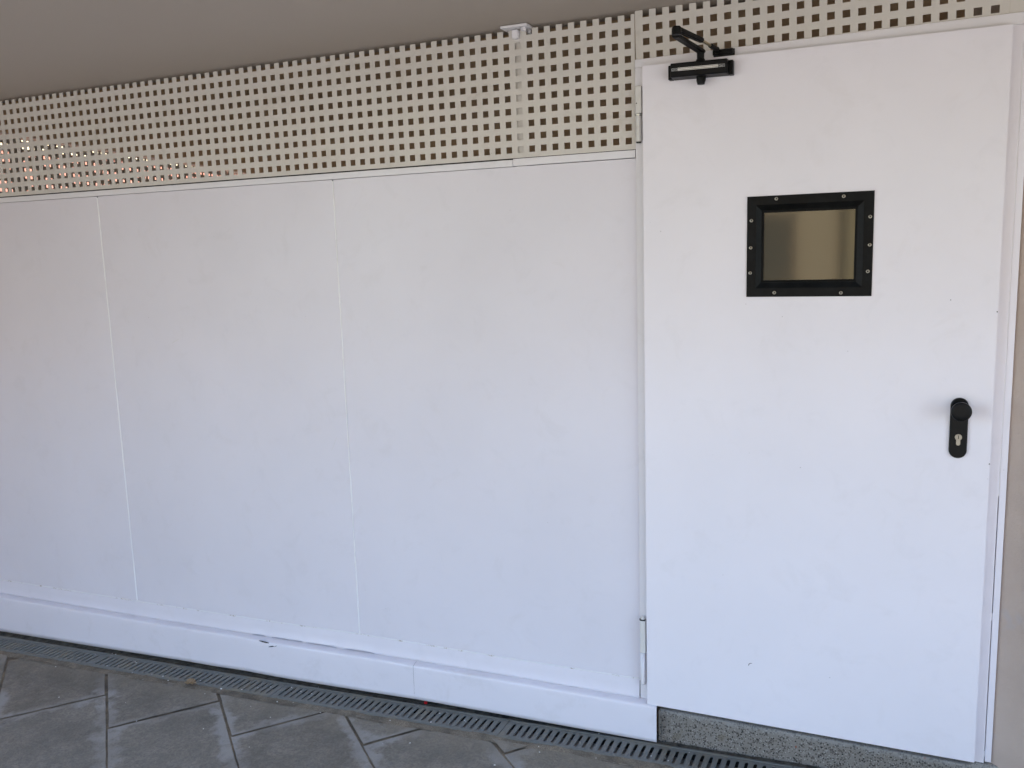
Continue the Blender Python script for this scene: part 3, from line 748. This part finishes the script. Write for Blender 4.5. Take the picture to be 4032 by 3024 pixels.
obj('elbow', lathe([(.0115, 0), (.0128, .002), (.0128, .016), (.0105, .021), (.005, .0225)], (E2.x, E2.y, ZA - .0010), (0, 0, 1), 18), 'black_plastic', dc)
obj('forearm_sleeve', bar(E2, (.2535, -.150, ZA + .010), .0082, .0075, .0070, .0065, .003), 'black', dc)
obj('adjusting_rod', cyl((.2515, -.156, ZA + .010), (.2680, -.082, ZA + .006), .0044, .0040, 14), 'brass', dc)
obj('rod_end', bar((.2650, -.094, ZA + .0065), (.2765, -.043, ZA + .003), .0058, .0066, .0044, .0044, .0015), 'black', dc)
sh = obj('shoe', box(.2600, .3175, -.0300, -.0066, 2.1825, 2.1975, .002, 2), 'black', dc)
obj('shoe_base', box(.2590, .3195, -.0105, -.0064, 2.1812, 2.1995, .001, 1), 'black', dc)
obj('shoe_pin', cyl((.2750, -.043, ZA - .006), (.2750, -.043, ZA + .010), .0052, seg=14), 'black_plastic', dc)
obj('shoe_lug', box(.2680, .2820, -.0500, -.0280, 2.1855, 2.1885, .001, 1), 'black', dc)

# ------------------------------------------------------------------ small litter
bm = bmesh.new(); N = 9; gv = []
for i in range(N):
    row = []
    for j in range(N):
        a, b = (i / (N - 1) - .5), (j / (N - 1) - .5); k = max(0, 1 - (2 * a) ** 4 * .6) 
        row.append(bm.verts.new((a * .052 * (1 - abs(b) * .5), b * .034 * k, .010 + .010 * fn(a * 5, b * 6, 2) + .016 * abs(b) * (1 if fn(a * 3, 4) > -.1 else .2) + .004 * fn(a * 14, b * 14))))
    gv.append(row)
for i in range(N - 1):
    for j in range(N - 1): bm.faces.new((gv[i][j], gv[i + 1][j], gv[i + 1][j + 1], gv[i][j + 1]))
bmesh.ops.solidify(bm, geom=list(bm.faces), thickness=.0012)
lf = obj('dry_leaf', bm, 'leaf'); lf.location = (-1.792, GC(-1.79) - GW - .006, fz(-1.792) - .001); lf.rotation_euler = (.1, -.05, .2)
tag(lf, 'small tan crumpled dry leaf lying at the edge of the drain grating', 'leaf')
bm = box(-.006, .006, -.004, .004, 0, .011, .002, 2)
rd = obj('plastic_scrap', bm, 'red'); rd.location = (-.797, -.0245, fz(-.797) - .002); rd.rotation_euler = (.2, .1, .4)
tag(rd, 'tiny red plastic scrap in the dirt under the skirting joint', 'litter')
bm = bmesh.new()
for k in range(70):
    x = random.uniform(-2.6, .4); y = random.choice((GC(x) + GW * random.uniform(-.9, 1.2), -.17 - random.random() ** 2 * .55))
    s = random.uniform(.0012, .0030) * (1.3 if k % 9 == 0 else 1)
    nb = bmesh.new(); bmesh.ops.create_icosphere(nb, subdivisions=1, radius=s)
    for vv in nb.verts: vv.co = Vector((vv.co.x * random.uniform(.7, 1.5) + x, vv.co.y * random.uniform(.7, 1.4) + y, vv.co.z * .5 + fz(x) + .0016))
    bm = join(bm, nb)
tag(obj('crumbs', bm, 'crumb'), 'scattered white crumbs on the paving and the drain', 'crumbs', kind='stuff')

# ------------------------------------------------------------------ neighbours: seen through the holes and in the window's reflection
def house(name, label, origin, yaw, w_, d_, h_, mat, storeys, cols, band_z=None, band_mat=None, roof=True):
    h = thing(name, label, 'house', origin)
    Mx = Matrix.Translation(origin) @ Matrix.Rotation(yaw, 4, 'Z')
    def part(nm, bm, mat, parent=h):
        bmesh.ops.transform(bm, matrix=Mx, verts=bm.verts); return obj(nm, bm, mat, parent)
    top = h_ if band_z is None else band_z
    part('wall', box(-w_ / 2, w_ / 2, 0, d_, -1.2, top), mat)
    if band_z is not None: part('upper_wall', box(-w_ / 2 - .03, w_ / 2 + .03, -.03, d_, band_z, h_), band_mat)
    if roof:
        bm = bmesh.new(); e = .4
        vv = [bm.verts.new(p) for p in ((-w_ / 2 - e, -e, h_), (w_ / 2 + e, -e, h_), (w_ / 2 + e, d_ + e, h_), (-w_ / 2 - e, d_ + e, h_), (-w_ / 2 + 1, d_ / 2, h_ + 1.5), (w_ / 2 - 1, d_ / 2, h_ + 1.5))]
        for f in ((0, 1, 2, 3), (0, 4, 5, 1), (1, 5, 2), (2, 5, 4, 3), (3, 4, 0)): bm.faces.new([vv[k] for k in f])
        part('roof', bm, 'rooftile')
    for s in range(storeys):
        for c_ in range(cols):
            x = -w_ / 2 + w_ * (c_ + .5) / cols; z = 1.0 + s * 3.0
            if s == 0 and c_ == cols // 2:
                part('door', box(x - .5, x + .5, -.05, .06, -.3, 2.05), 'shutter'); continue
            wnd = part('window', box(x - .55, x + .55, -.06, .05, z - .05, z + 1.35), 'shutter')
            part('pane', box(x - .45, x + .45, -.075, -.02, z + .05, z + 1.25), 'houseglass', wnd)
    return h
house('terraced_house', 'pink rendered house with a cream upper wall, sunlit behind the screens', (-8.0, 7.0, fz(-8)), math.pi / 2, 15, 5, 7.2, 'pink', 0, 0, 3.10, 'cream', False)
house('terraced_house', 'ochre house across the street, mirrored in the left half of the door window', (-4.0, -15.0, fz(-5)), math.pi, 7.5, 6, 6.6, 'ochre', 2, 3)
house('terraced_house', 'cream house across the street, mirrored in the right half of the door window', (3.65, -15.4, fz(2)), math.pi, 7.4, 6, 5.4, 'cream', 2, 3)
house('terraced_house', 'white house across the street, rightmost of the three houses there', (11.2, -15.0, fz(9)), math.pi, 7.5, 6, 6.2, 'house_white', 2, 3)
